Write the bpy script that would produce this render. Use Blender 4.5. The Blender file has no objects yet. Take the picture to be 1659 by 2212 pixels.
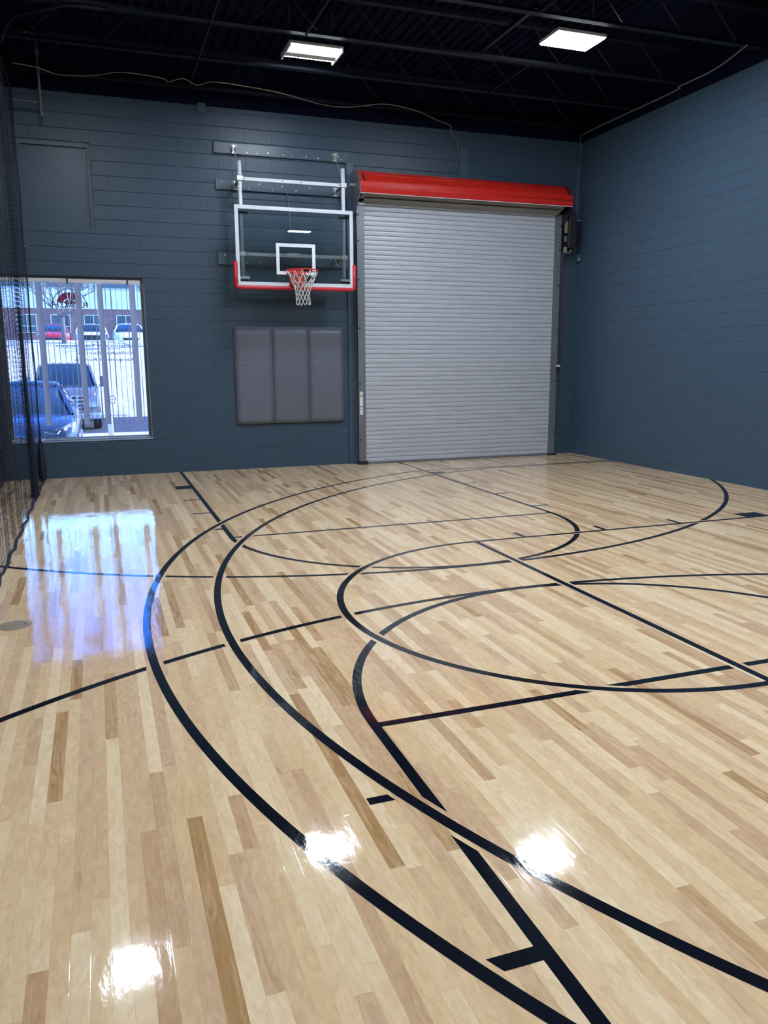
import bpy, math, random
from mathutils import Vector, Matrix
random.seed(7)
SC = bpy.context.scene
COL = SC.collection
PI = math.pi

# ---------------------------------------------------------------- mesh helpers
class MB:
    def __init__(s): s.v = []; s.f = []; s.p = []
    def add(s, vs, fs):
        n = len(s.v); s.p.append((n, len(s.f), len(vs), len(fs))); s.v += [tuple(v) for v in vs]; s.f += [tuple(i + n for i in f) for f in fs]; return s
    def box(s, x0, x1, y0, y1, z0, z1):
        return s.add([(x0,y0,z0),(x1,y0,z0),(x1,y1,z0),(x0,y1,z0),(x0,y0,z1),(x1,y0,z1),(x1,y1,z1),(x0,y1,z1)],
                     [(0,3,2,1),(4,5,6,7),(0,1,5,4),(1,2,6,5),(2,3,7,6),(3,0,4,7)])
    def bar(s, a, b, w, h=None):
        """rectangular bar from a to b"""
        h = h or w; a = Vector(a); b = Vector(b); d = (b - a).normalized()
        up = Vector((0,0,1)) if abs(d.z) < .9 else Vector((0,1,0))
        r = d.cross(up).normalized(); u = r.cross(d)
        vs = []
        for p in (a, b):
            for i, j in ((-1,-1),(1,-1),(1,1),(-1,1)): vs.append(p + r * (i*w/2) + u * (j*h/2))
        return s.add(vs, [(0,1,2,3),(7,6,5,4),(0,4,5,1),(1,5,6,2),(2,6,7,3),(3,7,4,0)])
    def tube(s, pts, r, n=8, closed=False, cap=True):
        pts = [Vector(p) for p in pts]; m = len(pts)
        rr = r if isinstance(r, (list, tuple)) else [r] * m
        vs = []; prev = None
        for i, p in enumerate(pts):
            if closed: d = pts[(i+1) % m] - pts[i-1]
            else: d = pts[min(i+1, m-1)] - pts[max(i-1, 0)]
            if d.length < 1e-9: d = Vector((0,0,1))
            d.normalize()
            if prev is None:
                up = Vector((0,0,1)) if abs(d.z) < .9 else Vector((1,0,0))
                a = d.cross(up).normalized()
            else:
                a = prev - d * prev.dot(d)
                a = a.normalized() if a.length > 1e-6 else d.orthogonal().normalized()
            prev = a; b = d.cross(a)
            for k in range(n):
                t = 2*PI*k/n; vs.append(p + a*(math.cos(t)*rr[i]) + b*(math.sin(t)*rr[i]))
        fs = []
        for i in range(m if closed else m-1):
            j = (i+1) % m
            for k in range(n):
                l = (k+1) % n; fs.append((i*n+k, i*n+l, j*n+l, j*n+k))
        if cap and not closed:
            fs.append(tuple(range(n-1, -1, -1))); fs.append(tuple((m-1)*n + k for k in range(n)))
        return s.add(vs, fs)
    def disc(s, c, r, h, axis='z', n=24):
        c = Vector(c); ax = {'x': Vector((1,0,0)), 'y': Vector((0,1,0)), 'z': Vector((0,0,1))}[axis]
        return s.tube([c - ax*h/2, c + ax*h/2], r, n)
    def prism(s, poly, axis, a0, a1):
        """poly: 2D points; axis x -> poly in (y,z); y -> (x,z); z -> (x,y)"""
        def P(p, a):
            return {'x': (a, p[0], p[1]), 'y': (p[0], a, p[1]), 'z': (p[0], p[1], a)}[axis]
        n = len(poly)
        vs = [P(p, a0) for p in poly] + [P(p, a1) for p in poly]
        fs = [tuple(range(n)), tuple(range(2*n-1, n-1, -1))] + [(i, i+n, (i+1) % n + n, (i+1) % n) for i in range(n)]
        return s.add(vs, fs)
    def loft(s, rings, cap=True):
        n = len(rings[0]); vs = [p for r in rings for p in r]; fs = []
        for i in range(len(rings)-1):
            for k in range(n):
                l = (k+1) % n; fs.append((i*n+k, i*n+l, (i+1)*n+l, (i+1)*n+k))
        if cap:
            fs.append(tuple(range(n-1, -1, -1))); m = len(rings)-1; fs.append(tuple(m*n+k for k in range(n)))
        return s.add(vs, fs)
    def each(s, name, mat, parent=None, **k):
        """one object per added piece"""
        out = []
        for v0, f0, nv, nf in s.p:
            m = MB().add(s.v[v0:v0+nv], [tuple(i-v0 for i in f) for f in s.f[f0:f0+nf]])
            out.append(m.build(name, mat, parent, **k))
        return out
    def build(s, name, mat, parent=None, smooth=False, bevel=0, sub=0, loc=None, fix=True):
        me = bpy.data.meshes.new(name); me.from_pydata(s.v, [], s.f); me.update()
        if fix:
            import bmesh
            bm = bmesh.new(); bm.from_mesh(me); bmesh.ops.recalc_face_normals(bm, faces=bm.faces); bm.to_mesh(me); bm.free()
        o = bpy.data.objects.new(name, me); COL.objects.link(o)
        if mat: me.materials.append(mat)
        if smooth:
            for p in me.polygons: p.use_smooth = True
        if bevel:
            m = o.modifiers.new('bevel', 'BEVEL'); m.width = bevel; m.segments = 3; m.limit_method = 'ANGLE'; m.angle_limit = math.radians(40)
        if sub:
            m = o.modifiers.new('sub', 'SUBSURF'); m.levels = sub; m.render_levels = sub
        if parent: o.parent = parent
        if loc: o.location = loc
        return o

def tag(o, label=None, cat=None, group=None, kind=None):
    if label: o['label'] = label
    if cat: o['category'] = cat
    if group: o['group'] = group
    if kind: o['kind'] = kind
    return o
def empty(name, loc=(0,0,0), rz=0, **k):
    o = bpy.data.objects.new(name, None); COL.objects.link(o); o.location = loc; o.rotation_euler = (0,0,rz)
    o.empty_display_size = .1
    return tag(o, **k)

# ---------------------------------------------------------------- materials
def newmat(name):
    m = bpy.data.materials.new(name); m.use_nodes = True; nt = m.node_tree; nt.nodes.clear()
    return m, nt, (lambda t: nt.nodes.new('ShaderNode' + t)), nt.links.new
def pm(name, col, rough=.5, metal=0, spec=.5, vary=.08, vscale=6, bump=0, bscale=80, trans=0, coat=0, stretch=(1,1,1)):
    m, nt, N, L = newmat(name)
    out = N('OutputMaterial'); b = N('BsdfPrincipled'); L(b.outputs[0], out.inputs[0])
    b.inputs['Roughness'].default_value = rough; b.inputs['Metallic'].default_value = metal
    b.inputs['Specular IOR Level'].default_value = spec; b.inputs['Coat Weight'].default_value = coat
    tc = N('TexCoord'); mp = N('Mapping'); L(tc.outputs['Object'], mp.inputs[0]); mp.inputs['Scale'].default_value = stretch
    nz = N('TexNoise'); nz.inputs['Scale'].default_value = vscale; nz.inputs['Detail'].default_value = 4; L(mp.outputs[0], nz.inputs[0])
    mr = N('MapRange'); L(nz.outputs[0], mr.inputs[0]); mr.inputs['To Min'].default_value = 1 - vary; mr.inputs['To Max'].default_value = 1 + vary
    mx = N('Mix'); mx.data_type = 'RGBA'; mx.blend_type = 'MULTIPLY'; mx.inputs[0].default_value = 1
    mx.inputs[6].default_value = (*col, 1); cb = N('CombineColor')
    for i in range(3): L(mr.outputs[0], cb.inputs[i])
    L(cb.outputs[0], mx.inputs[7]); L(mx.outputs[2], b.inputs['Base Color'])
    if bump:
        n2 = N('TexNoise'); n2.inputs['Scale'].default_value = bscale; L(mp.outputs[0], n2.inputs[0]); n2.inputs['Detail'].default_value = 3
        bp = N('Bump'); bp.inputs['Strength'].default_value = 1; bp.inputs['Distance'].default_value = bump
        L(n2.outputs[0], bp.inputs['Height']); L(bp.outputs[0], b.inputs['Normal'])
    if trans:
        t = N('BsdfTranslucent'); t.inputs[0].default_value = (*col, 1); ms = N('MixShader'); ms.inputs[0].default_value = trans
        L(b.outputs[0], ms.inputs[1]); L(t.outputs[0], ms.inputs[2]); L(ms.outputs[0], out.inputs[0])
    return m
def emis(name, col, st):
    m, nt, N, L = newmat(name); o = N('OutputMaterial'); e = N('Emission')
    e.inputs[0].default_value = (*col, 1); e.inputs[1].default_value = st; L(e.outputs[0], o.inputs[0]); return m
def glass(name, tint=(1,1,1), ior=1.5, rough=0.0):
    m, nt, N, L = newmat(name); o = N('OutputMaterial'); t = N('BsdfTransparent'); g = N('BsdfGlossy'); f = N('Fresnel'); mx = N('MixShader')
    t.inputs[0].default_value = (*tint, 1); g.inputs['Roughness'].default_value = rough; f.inputs[0].default_value = ior
    L(f.outputs[0], mx.inputs[0]); L(t.outputs[0], mx.inputs[1]); L(g.outputs[0], mx.inputs[2]); L(mx.outputs[0], o.inputs[0]); return m

def block_wall(name, axis, col, z0=.1226):
    """painted concrete block: running bond joints as bump"""
    m, nt, N, L = newmat(name); out = N('OutputMaterial'); b = N('BsdfPrincipled'); L(b.outputs[0], out.inputs[0])
    tc = N('TexCoord'); sp = N('SeparateXYZ'); L(tc.outputs['Object'], sp.inputs[0])
    ad = N('Math'); ad.operation = 'ADD'; L(sp.outputs[2], ad.inputs[0]); ad.inputs[1].default_value = 20*.2032 - z0
    ax = N('Math'); ax.operation = 'ADD'; L(sp.outputs[axis], ax.inputs[0]); ax.inputs[1].default_value = 40.64
    cb = N('CombineXYZ'); L(ax.outputs[0], cb.inputs[0]); L(ad.outputs[0], cb.inputs[1])
    # slightly uneven joints
    nz0 = N('TexNoise'); nz0.inputs['Scale'].default_value = 3; L(tc.outputs['Object'], nz0.inputs[0])
    vm = N('VectorMath'); vm.operation = 'SCALE'; vm.inputs['Scale'].default_value = .006; L(nz0.outputs['Color'], vm.inputs[0])
    va = N('VectorMath'); va.operation = 'ADD'; L(cb.outputs[0], va.inputs[0]); L(vm.outputs[0], va.inputs[1])
    def brick(ms, sm):
        br = N('TexBrick'); br.inputs['Scale'].default_value = 1; br.inputs['Brick Width'].default_value = .4064
        br.inputs['Row Height'].default_value = .2032; br.inputs['Mortar Size'].default_value = ms; br.inputs['Mortar Smooth'].default_value = sm
        br.offset = .5; L(va.outputs[0], br.inputs[0]); return br
    br = brick(.0045, .6)
    # horizontal joints read stronger than the vertical ones
    fr = N('Math'); fr.operation = 'PINGPONG'; L(ad.outputs[0], fr.inputs[0]); fr.inputs[1].default_value = .1016
    hj = N('MapRange'); L(fr.outputs[0], hj.inputs[0]); hj.inputs['From Max'].default_value = .007; hj.inputs['To Min'].default_value = 1; hj.inputs['To Max'].default_value = 0
    inv = N('Math'); inv.operation = 'MULTIPLY_ADD'; L(br.outputs['Fac'], inv.inputs[0]); inv.inputs[1].default_value = -.45; inv.inputs[2].default_value = 1
    iv2 = N('Math'); iv2.operation = 'MULTIPLY_ADD'; L(hj.outputs[0], iv2.inputs[0]); iv2.inputs[1].default_value = -.7; L(inv.outputs[0], iv2.inputs[2])
    nz = N('TexNoise'); nz.inputs['Scale'].default_value = 130; nz.inputs['Detail'].default_value = 4; L(tc.outputs['Object'], nz.inputs[0])
    n3 = N('TexNoise'); n3.inputs['Scale'].default_value = 9; n3.inputs['Detail'].default_value = 5; L(tc.outputs['Object'], n3.inputs[0])
    a1 = N('Math'); a1.operation = 'MULTIPLY_ADD'; L(nz.outputs[0], a1.inputs[0]); a1.inputs[1].default_value = .13; L(iv2.outputs[0], a1.inputs[2])
    a2 = N('Math'); a2.operation = 'MULTIPLY_ADD'; L(n3.outputs[0], a2.inputs[0]); a2.inputs[1].default_value = .25; L(a1.outputs[0], a2.inputs[2])
    bp = N('Bump'); bp.inputs['Distance'].default_value = .006; bp.inputs['Strength'].default_value = .9; L(a2.outputs[0], bp.inputs['Height']); L(bp.outputs[0], b.inputs['Normal'])
    cr = N('MapRange'); L(n3.outputs[0], cr.inputs[0]); cr.inputs['To Min'].default_value = .88; cr.inputs['To Max'].default_value = 1.12
    mx = N('Mix'); mx.data_type = 'RGBA'; mx.blend_type = 'MULTIPLY'; mx.inputs[0].default_value = 1; mx.inputs[6].default_value = (*col, 1)
    cc = N('CombineColor')
    for i in range(3): L(cr.outputs[0], cc.inputs[i])
    L(cc.outputs[0], mx.inputs[7]); L(mx.outputs[2], b.inputs['Base Color'])
    b.inputs['Roughness'].default_value = .40; b.inputs['Specular IOR Level'].default_value = .36
    return m

def floor_mat():
    m, nt, N, L = newmat('maple_floor'); out = N('OutputMaterial'); b = N('BsdfPrincipled'); L(b.outputs[0], out.inputs[0])
    def M(op, a, bb=None, c=None):
        n = N('Math'); n.operation = op
        for i, q in enumerate((a, bb, c)):
            if q is None: continue
            if isinstance(q, (int, float)): n.inputs[i].default_value = q
            else: L(q, n.inputs[i])
        return n.outputs[0]
    tc = N('TexCoord'); sp = N('SeparateXYZ'); L(tc.outputs['Object'], sp.inputs[0]); X, Y = sp.outputs[0], sp.outputs[1]
    W = .0572
    u = M('DIVIDE', M('ADD', X, 50.02), W); row = M('FLOOR', u); fu = M('FRACT', u)
    w1 = N('TexWhiteNoise'); w1.noise_dimensions = '1D'; L(row, w1.inputs['W']); s1 = N('SeparateColor'); L(w1.outputs['Color'], s1.inputs[0])
    ln = M('MULTIPLY_ADD', s1.outputs[1], .95, .50)
    v = M('DIVIDE', M('MULTIPLY_ADD', s1.outputs[0], 31.7, M('ADD', Y, 60)), ln)
    v = M('ADD', v, M('MULTIPLY', M('SINE', M('MULTIPLY', v, 2.1)), .28))
    idx = M('FLOOR', v); fv = M('FRACT', v)
    cx = N('CombineXYZ'); L(row, cx.inputs[0]); L(idx, cx.inputs[1])
    w2 = N('TexWhiteNoise'); w2.noise_dimensions = '2D'; L(cx.outputs[0], w2.inputs['Vector']); s2 = N('SeparateColor'); L(w2.outputs['Color'], s2.inputs[0])
    # grain: stretched along the boards, shifted per board
    gv = N('CombineXYZ'); L(M('MULTIPLY_ADD', s2.outputs[0], 40, M('MULTIPLY', X, 22)), gv.inputs[0]); L(M('MULTIPLY', Y, 1.7), gv.inputs[1]); L(M('MULTIPLY', s2.outputs[1], 30), gv.inputs[2])
    g = N('TexNoise'); g.inputs['Scale'].default_value = 1.6; g.inputs['Detail'].default_value = 6; g.inputs['Roughness'].default_value = .6; g.inputs['Distortion'].default_value = 1.2; L(gv.outputs[0], g.inputs[0])
    gf = N('TexNoise'); gf.inputs['Scale'].default_value = 1; gf.inputs['Detail'].default_value = 3; gf.inputs['Distortion'].default_value = .4
    gv2 = N('CombineXYZ'); L(M('MULTIPLY_ADD', s2.outputs[2], 60, M('MULTIPLY', X, 260)), gv2.inputs[0]); L(M('MULTIPLY', Y, 9), gv2.inputs[1]); L(gv2.outputs[0], gf.inputs[0])
    # board tone
    k = M('ADD', s2.outputs[0], M('MULTIPLY', M('SUBTRACT', g.outputs[0], .5), .36))
    cr = N('ValToRGB'); L(k, cr.inputs[0]); e = cr.color_ramp; e.interpolation = 'LINEAR'
    stops = [(0.0, FLC[0]), (.3, FLC[1]), (.58, FLC[2]), (.80, FLC[3]), (.95, FLC[4]), (1.0, FLC[5])]
    e.elements[0].position = stops[0][0]; e.elements[0].color = (*stops[0][1], 1)
    e.elements[1].position = 1; e.elements[1].color = (*stops[-1][1], 1)
    for p, c in stops[1:-1]:
        q = e.elements.new(p); q.color = (*c, 1)
    # mottled dark figure
    fg = N('MapRange'); L(g.outputs[0], fg.inputs[0]); fg.inputs['From Min'].default_value = .62; fg.inputs['From Max'].default_value = .85; fg.inputs['To Min'].default_value = 1; fg.inputs['To Max'].default_value = .72
    fn = N('MapRange'); L(gf.outputs[0], fn.inputs[0]); fn.inputs['To Min'].default_value = .93; fn.inputs['To Max'].default_value = 1.06
    du = M('MULTIPLY', M('MINIMUM', fu, M('SUBTRACT', 1, fu)), W); dv = M('MULTIPLY', M('MINIMUM', fv, M('SUBTRACT', 1, fv)), .6)
    dd = M('MINIMUM', du, dv)
    se = N('MapRange'); L(dd, se.inputs[0]); se.inputs['From Max'].default_value = .0007; se.inputs['To Min'].default_value = .72; se.inputs['To Max'].default_value = 1
    ng = N('TexNoise'); ng.inputs['Scale'].default_value = 1; ng.inputs['Detail'].default_value = 4; ng.inputs['Distortion'].default_value = 1.5
    gv3 = N('CombineXYZ'); L(M('MULTIPLY_ADD', s2.outputs[1], 50, M('MULTIPLY', X, 26)), gv3.inputs[0]); L(M('MULTIPLY', Y, 9), gv3.inputs[1]); L(gv3.outputs[0], ng.inputs[0])
    nf = N('MapRange'); L(ng.outputs[0], nf.inputs[0]); nf.inputs['From Min'].default_value = .3; nf.inputs['From Max'].default_value = .7; nf.inputs['To Min'].default_value = .89; nf.inputs['To Max'].default_value = 1.05
    tot = M('MULTIPLY', nf.outputs[0], M('MULTIPLY', M('MULTIPLY', fg.outputs[0], fn.outputs[0]), se.outputs[0]))
    mx = N('Mix'); mx.data_type = 'RGBA'; mx.blend_type = 'MULTIPLY'; mx.inputs[0].default_value = 1; L(cr.outputs[0], mx.inputs[6])
    cc = N('CombineColor'); L(tot, cc.inputs[0]); L(M('POWER', tot, 1.25), cc.inputs[1]); L(M('POWER', tot, 1.6), cc.inputs[2]); L(cc.outputs[0], mx.inputs[7])
    L(mx.outputs[2], b.inputs['Base Color'])
    gloss_coat(N, L, M, tc, b, fu, s2, dd)
    return m
def gloss_coat(N, L, M, tc, b, fu=None, s2=None, dd=None):
    """the same varnish over boards and painted lines: gentle waviness"""
    mp = N('Mapping'); L(tc.outputs['Object'], mp.inputs[0]); mp.inputs['Scale'].default_value = (9, 2.2, 1)
    nz = N('TexNoise'); nz.inputs['Scale'].default_value = 1; nz.inputs['Detail'].default_value = 2; L(mp.outputs[0], nz.inputs[0])
    mp2 = N('Mapping'); L(tc.outputs['Object'], mp2.inputs[0]); mp2.inputs['Scale'].default_value = (60, 25, 1)
    n2 = N('TexNoise'); n2.inputs['Scale'].default_value = 1; n2.inputs['Detail'].default_value = 2; L(mp2.outputs[0], n2.inputs[0])
    h = M('MULTIPLY_ADD', n2.outputs[0], .10, nz.outputs[0])
    if fu is not None:
        h = M('ADD', h, M('MULTIPLY', M('MULTIPLY', fu, M('SUBTRACT', s2.outputs[1], .5)), .22))
        e = N('MapRange'); L(dd, e.inputs[0]); e.inputs['From Max'].default_value = .0015; e.inputs['To Min'].default_value = -.02; e.inputs['To Max'].default_value = 0
        h = M('ADD', h, e.outputs[0])
    bp = N('Bump'); bp.inputs['Strength'].default_value = 1; bp.inputs['Distance'].default_value = .0016; L(h, bp.inputs['Height']); L(bp.outputs[0], b.inputs['Normal'])
    b.inputs['Roughness'].default_value = .062; b.inputs['IOR'].default_value = 1.5
def paint_mat():
    m, nt, N, L = newmat('black_court_paint'); out = N('OutputMaterial'); b = N('BsdfPrincipled'); L(b.outputs[0], out.inputs[0])
    def M(op, a, bb=None, c=None):
        n = N('Math'); n.operation = op
        for i, q in enumerate((a, bb, c)):
            if q is None: continue
            if isinstance(q, (int, float)): n.inputs[i].default_value = q
            else: L(q, n.inputs[i])
        return n.outputs[0]
    tc = N('TexCoord'); b.inputs['Base Color'].default_value = (.006, .008, .014, 1); gloss_coat(N, L, M, tc, b); return m

FLC = [(.84,.65,.42), (.77,.56,.34), (.72,.50,.287), (.65,.44,.278), (.56,.355,.192), (.44,.255,.115)]
M_ = {}
M_['floor'] = floor_mat(); M_['paint'] = paint_mat()
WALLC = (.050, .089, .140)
M_['wallx'] = block_wall('painted_block_back_dimmed', 0, (.043, .076, .118)); M_['wally'] = block_wall('painted_block_side', 1, WALLC)  # one paint; the back wall's dimmer light is put into its darker colour
M_['wallflat'] = pm('wall_paint_flat', WALLC, .38, bump=.001, bscale=120)
M_['panelflat'] = pm('panel_paint', (.048,.084,.125), .36, spec=.35, bump=.0015, bscale=14)
M_['black'] = pm('black_ceiling_paint', (.0015,.004,.020), .8, spec=.12)
M_['blacksteel'] = pm('black_painted_steel', (.005,.008,.02), .55, spec=.3)
M_['darkleft'] = pm('dark_partition', (.012,.016,.03), .6)
M_['white'] = pm('white_powder_coat', (.62,.68,.74), .35)
M_['target'] = pm('white_target_paint', (.75,.80,.88), .4)
M_['red'] = pm('red_padding', (.50,.012,.025), .45)
M_['rimred'] = pm('orange_red_steel', (.75,.035,.018), .3)
M_['cord'] = pm('white_net_cord', (.75,.74,.74), .8, trans=.2)
M_['hood'] = pm('red_hood_enamel', (.58,.020,.012), .32)
M_['slat'] = pm('grey_door_slats', (.48,.51,.57), .38, metal=.1)
M_['coil'] = pm('weathered_coil', (.25,.25,.23), .5)
M_['galv'] = pm('galvanised_steel', (.20,.22,.25), .42, metal=.5, vary=.2, vscale=30)
M_['zinc'] = pm('bright_zinc', (.55,.56,.56), .35, metal=.6)
M_['pad'] = pm('grey_vinyl', (.125,.140,.180), .36, bump=.0015, bscale=7)
M_['bluewood'] = pm('blue_painted_timber', (.049,.084,.128), .33, bump=.0012, bscale=10, stretch=(1,1,8))
M_['dark'] = pm('dark_rubber', (.015,.015,.02), .5)
M_['sticker'] = pm('white_sticker', (.75,.75,.78), .5)
M_['tan'] = pm('tan_cable_jacket', (.27,.22,.16), .5)
M_['conduit'] = pm('grey_conduit', (.16,.18,.20), .45, metal=.3)
M_['lednet'] = pm('black_netting', (.006,.008,.02), .6)
M_['brass'] = pm('dull_brass', (.42,.33,.20), .4, metal=.5)
M_['led'] = emis('led_panel_light', (.81, .897, 1.0), LED if (LED := 140) else 0)
M_['led2'] = emis('led_panel_light_soft', (.81, .897, 1.0), 90)
M_['fixture'] = pm('white_fixture', (.7,.7,.72), .4)
M_['vane'] = pm('vinyl_vane', (.40,.43,.50), .5, trans=.35)
M_['frame'] = pm('bronze_window_frame', (.16,.145,.12), .45)
M_['sill'] = pm('sky_tinted_sill', (.32,.42,.56), .12)  # pale blue base colour stands in for sky reflected off the sill
M_['glass'] = glass('window_glass', (.95,.97,1)); M_['bglass'] = glass('tempered_glass', (.93,.975,.975), 1.5)
M_['letterdark'] = pm('dark_vinyl_letter', (.02,.03,.07), .5); M_['letterwhite'] = pm('white_vinyl_letter', (.7,.75,.85), .5, trans=.5)
M_['letterred'] = pm('red_vinyl_letter', (.35,.02,.03), .5, trans=.4)

# ---------------------------------------------------------------- camera
RW = 5.335; ZT = 5.47; FRONT = -14.65; LW = -4.36
f_, yaw, pitch, roll = 1719.53, .340747, -.187979, -.005645
cy, sy, cp, sp_ = math.cos(yaw), math.sin(yaw), math.cos(pitch), math.sin(pitch)
F = Vector((sy*cp, cy*cp, sp_)); R = Vector((cy, -sy, 0)); U = R.cross(F)
R2 = math.cos(roll)*R + math.sin(roll)*U; U2 = -math.sin(roll)*R + math.cos(roll)*U
cam = bpy.data.cameras.new('camera'); co = bpy.data.objects.new('camera', cam); COL.objects.link(co)
mw = Matrix((( R2.x, U2.x, -F.x, -2.98318), (R2.y, U2.y, -F.y, -12.93203), (R2.z, U2.z, -F.z, 1.72708), (0,0,0,1)))
co.matrix_world = mw; cam.sensor_fit = 'HORIZONTAL'; cam.sensor_width = 36; cam.lens = 36 * f_ / 1659; cam.clip_end = 400
cam.clip_start = .05
SC.camera = co
SC.view_settings.view_transform = 'Standard'; SC.view_settings.look = 'None'; SC.view_settings.gamma = 1; SC.view_settings.exposure = 0
SC.view_settings.use_curve_mapping = False

# ---------------------------------------------------------------- room shell
fl = MB().add([(LW-.2,FRONT-.2,0),(RW+.2,FRONT-.2,0),(RW+.2,.0,0),(LW-.2,.0,0),(LW-.2,FRONT-.2,-.15),(RW+.2,FRONT-.2,-.15),(RW+.2,.0,-.15),(LW-.2,.0,-.15)],
              [(0,1,2,3),(7,6,5,4),(0,4,5,1),(1,5,6,2),(2,6,7,3),(3,7,4,0)]).build('floor', M_['floor'])
tag(fl, 'glossy pale maple strip floor with black basketball court lines', 'floor', kind='structure')
def grid_wall(xs, zs, holes, y0, y1):
    m = MB()
    for i in range(len(xs)-1):
        for j in range(len(zs)-1):
            cx_, cz_ = (xs[i]+xs[i+1])/2, (zs[j]+zs[j+1])/2
            if any(a < cx_ < b and c < cz_ < d for a, b, c, d in holes): continue
            m.box(xs[i], xs[i+1], y0, y1, zs[j], zs[j+1])
    return m
WX0, WX1, WZ0, WZ1 = -4.235, -2.24, .575, 2.965
PX0, PX1, PZ0, PZ1 = -4.10, -2.865, 3.63, 4.825
DX0, DX1, DZ1 = 1.22, 4.75, 4.20
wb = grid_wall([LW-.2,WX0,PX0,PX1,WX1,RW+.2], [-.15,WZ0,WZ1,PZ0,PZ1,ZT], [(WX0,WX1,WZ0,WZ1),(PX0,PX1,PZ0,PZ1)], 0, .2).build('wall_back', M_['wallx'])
tag(wb, 'slate blue painted concrete block wall behind the hoop', 'wall', kind='structure')
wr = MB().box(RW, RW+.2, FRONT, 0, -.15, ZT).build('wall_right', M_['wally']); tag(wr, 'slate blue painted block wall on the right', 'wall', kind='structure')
wl = MB().box(LW-.2, LW, FRONT, 0, -.15, ZT).build('wall_left', M_['darkleft']); tag(wl, 'dark partition wall beyond the black netting', 'wall', kind='structure')
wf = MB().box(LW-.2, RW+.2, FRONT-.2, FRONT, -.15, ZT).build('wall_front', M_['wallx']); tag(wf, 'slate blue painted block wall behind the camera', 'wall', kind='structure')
ZD = 6.10
# black band above the blocks
tb = MB().box(LW-.2, RW+.2, .0, .2, ZT, ZD).build('trim_1', M_['black']); tag(tb, 'black band above the back wall blocks', 'trim', kind='structure')
tb = MB().box(RW, RW+.2, FRONT, 0, ZT, ZD).build('trim_2', M_['black']); tag(tb, 'black band above the right wall blocks', 'trim', kind='structure')
tb = MB().box(LW-.2, LW, FRONT, 0, ZT, ZD).build('trim_3', M_['black']); tag(tb, 'black band above the left partition', 'trim', kind='structure')
tb = MB().box(LW-.2, RW+.2, FRONT-.2, FRONT, ZT, ZD).build('trim_4', M_['black']); tag(tb, 'black band above the front wall', 'trim', kind='structure')
# corrugated deck
c = MB(); prof = []; x = LW-.2
while x < RW+.2:
    prof += [(x, ZD), (x+.075, ZD), (x+.09, ZD+.04), (x+.135, ZD+.04)]; x += .15
prof += [(RW+.2, ZD)]
c.prism(prof + [(RW+.2, ZD+.1), (LW-.2, ZD+.1)], 'y', FRONT-.2, .2)
ce = c.build('ceiling', M_['black']); tag(ce, 'black painted corrugated steel roof deck', 'ceiling', kind='structure')
# painted jamb strip beside the roll-up door
j = MB().box(.985, 1.10, -.035, 0, 0, 4.83).build('trim_5', M_['wallflat'], bevel=.003); tag(j, 'blue painted vertical timber beside the roll-up door', 'trim', kind='structure')
j = MB().box(4.92, 5.0, -.035, 0, 0, 4.3).build('trim_6', M_['wallflat'], bevel=.003); tag(j, 'blue painted jamb right of the roll-up door', 'trim', kind='structure')
# boarded opening high on the left
bp = empty('window_2', (0,0,0)); tag(bp, 'boarded and painted over window high on the back wall', 'window', kind='structure')
MB().box(PX0, PX1, .075, .10, PZ0, PZ1).build('board', M_['panelflat'], bp)
m = MB(); w = .045
m.box(PX0, PX1, .03, .075, PZ1-w-.02, PZ1); m.box(PX0, PX1, .03, .075, PZ0, PZ0+.02); m.box(PX1-w, PX1, .03, .075, PZ0+.02, PZ1-w-.02); m.box(PX0, PX0+w, .03, .075, PZ0+.02, PZ1-w-.02)
m.build('board_frame', M_['wallflat'], bp, bevel=.004)

# ---------------------------------------------------------------- court markings: parts of the floor
HW = .0255; GAP = .048
CX2, CY2 = 4.45, -7.97
FT2 = .365
def arc(cx_, cy_, r, a0, a1, n=700):
    return [(cx_ + r*math.cos(a0+(a1-a0)*i/n), cy_ + r*math.sin(a0+(a1-a0)*i/n)) for i in range(n+1)]
def seg(a, b, n=700):
    return [(a[0]+(b[0]-a[0])*i/n, a[1]+(b[1]-a[1])*i/n) for i in range(n+1)]
def three(cx_, cy_, r, half, xw):
    """arc opening towards +x (right wall) with straight ends at +-half"""
    t = math.asin(half/r); ex = cx_ - r*math.cos(t)
    return seg((xw, cy_+half), (ex, cy_+half), 500)[:-1] + arc(cx_, cy_, r, PI-t, PI+t, 1800) + seg((ex, cy_-half), (xw, cy_-half), 300)[1:]
d_nba = lambda x, y: (abs(abs(y-CY2)-6.69) if (x > CX2-math.sqrt(7.24**2-6.69**2)) else abs(math.hypot(x-CX2, y-CY2)-7.24))
d_col = lambda x, y: (abs(abs(y-CY2)-6.60) if (x > CX2-math.sqrt(6.75**2-6.60**2)) else abs(math.hypot(x-CX2, y-CY2)-6.75))
C2R = 1.83
d_circ2 = lambda x, y: abs(math.hypot(x-FT2, y-CY2)-C2R) if x < FT2 else 9
d_lane2 = lambda x, y: abs(abs(y-CY2)-C2R) if x >= FT2-.01 else 9
d_ft2 = lambda x, y: abs(x-FT2) if abs(y-CY2) < C2R else 9
DOM = [d_nba, d_col, d_circ2, d_lane2, d_ft2]
def clear_(p, doms): return all(d(p[0], p[1]) > GAP for d in doms) and LW < p[0] < RW-.002 and FRONT < p[1] < -.002
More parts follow.
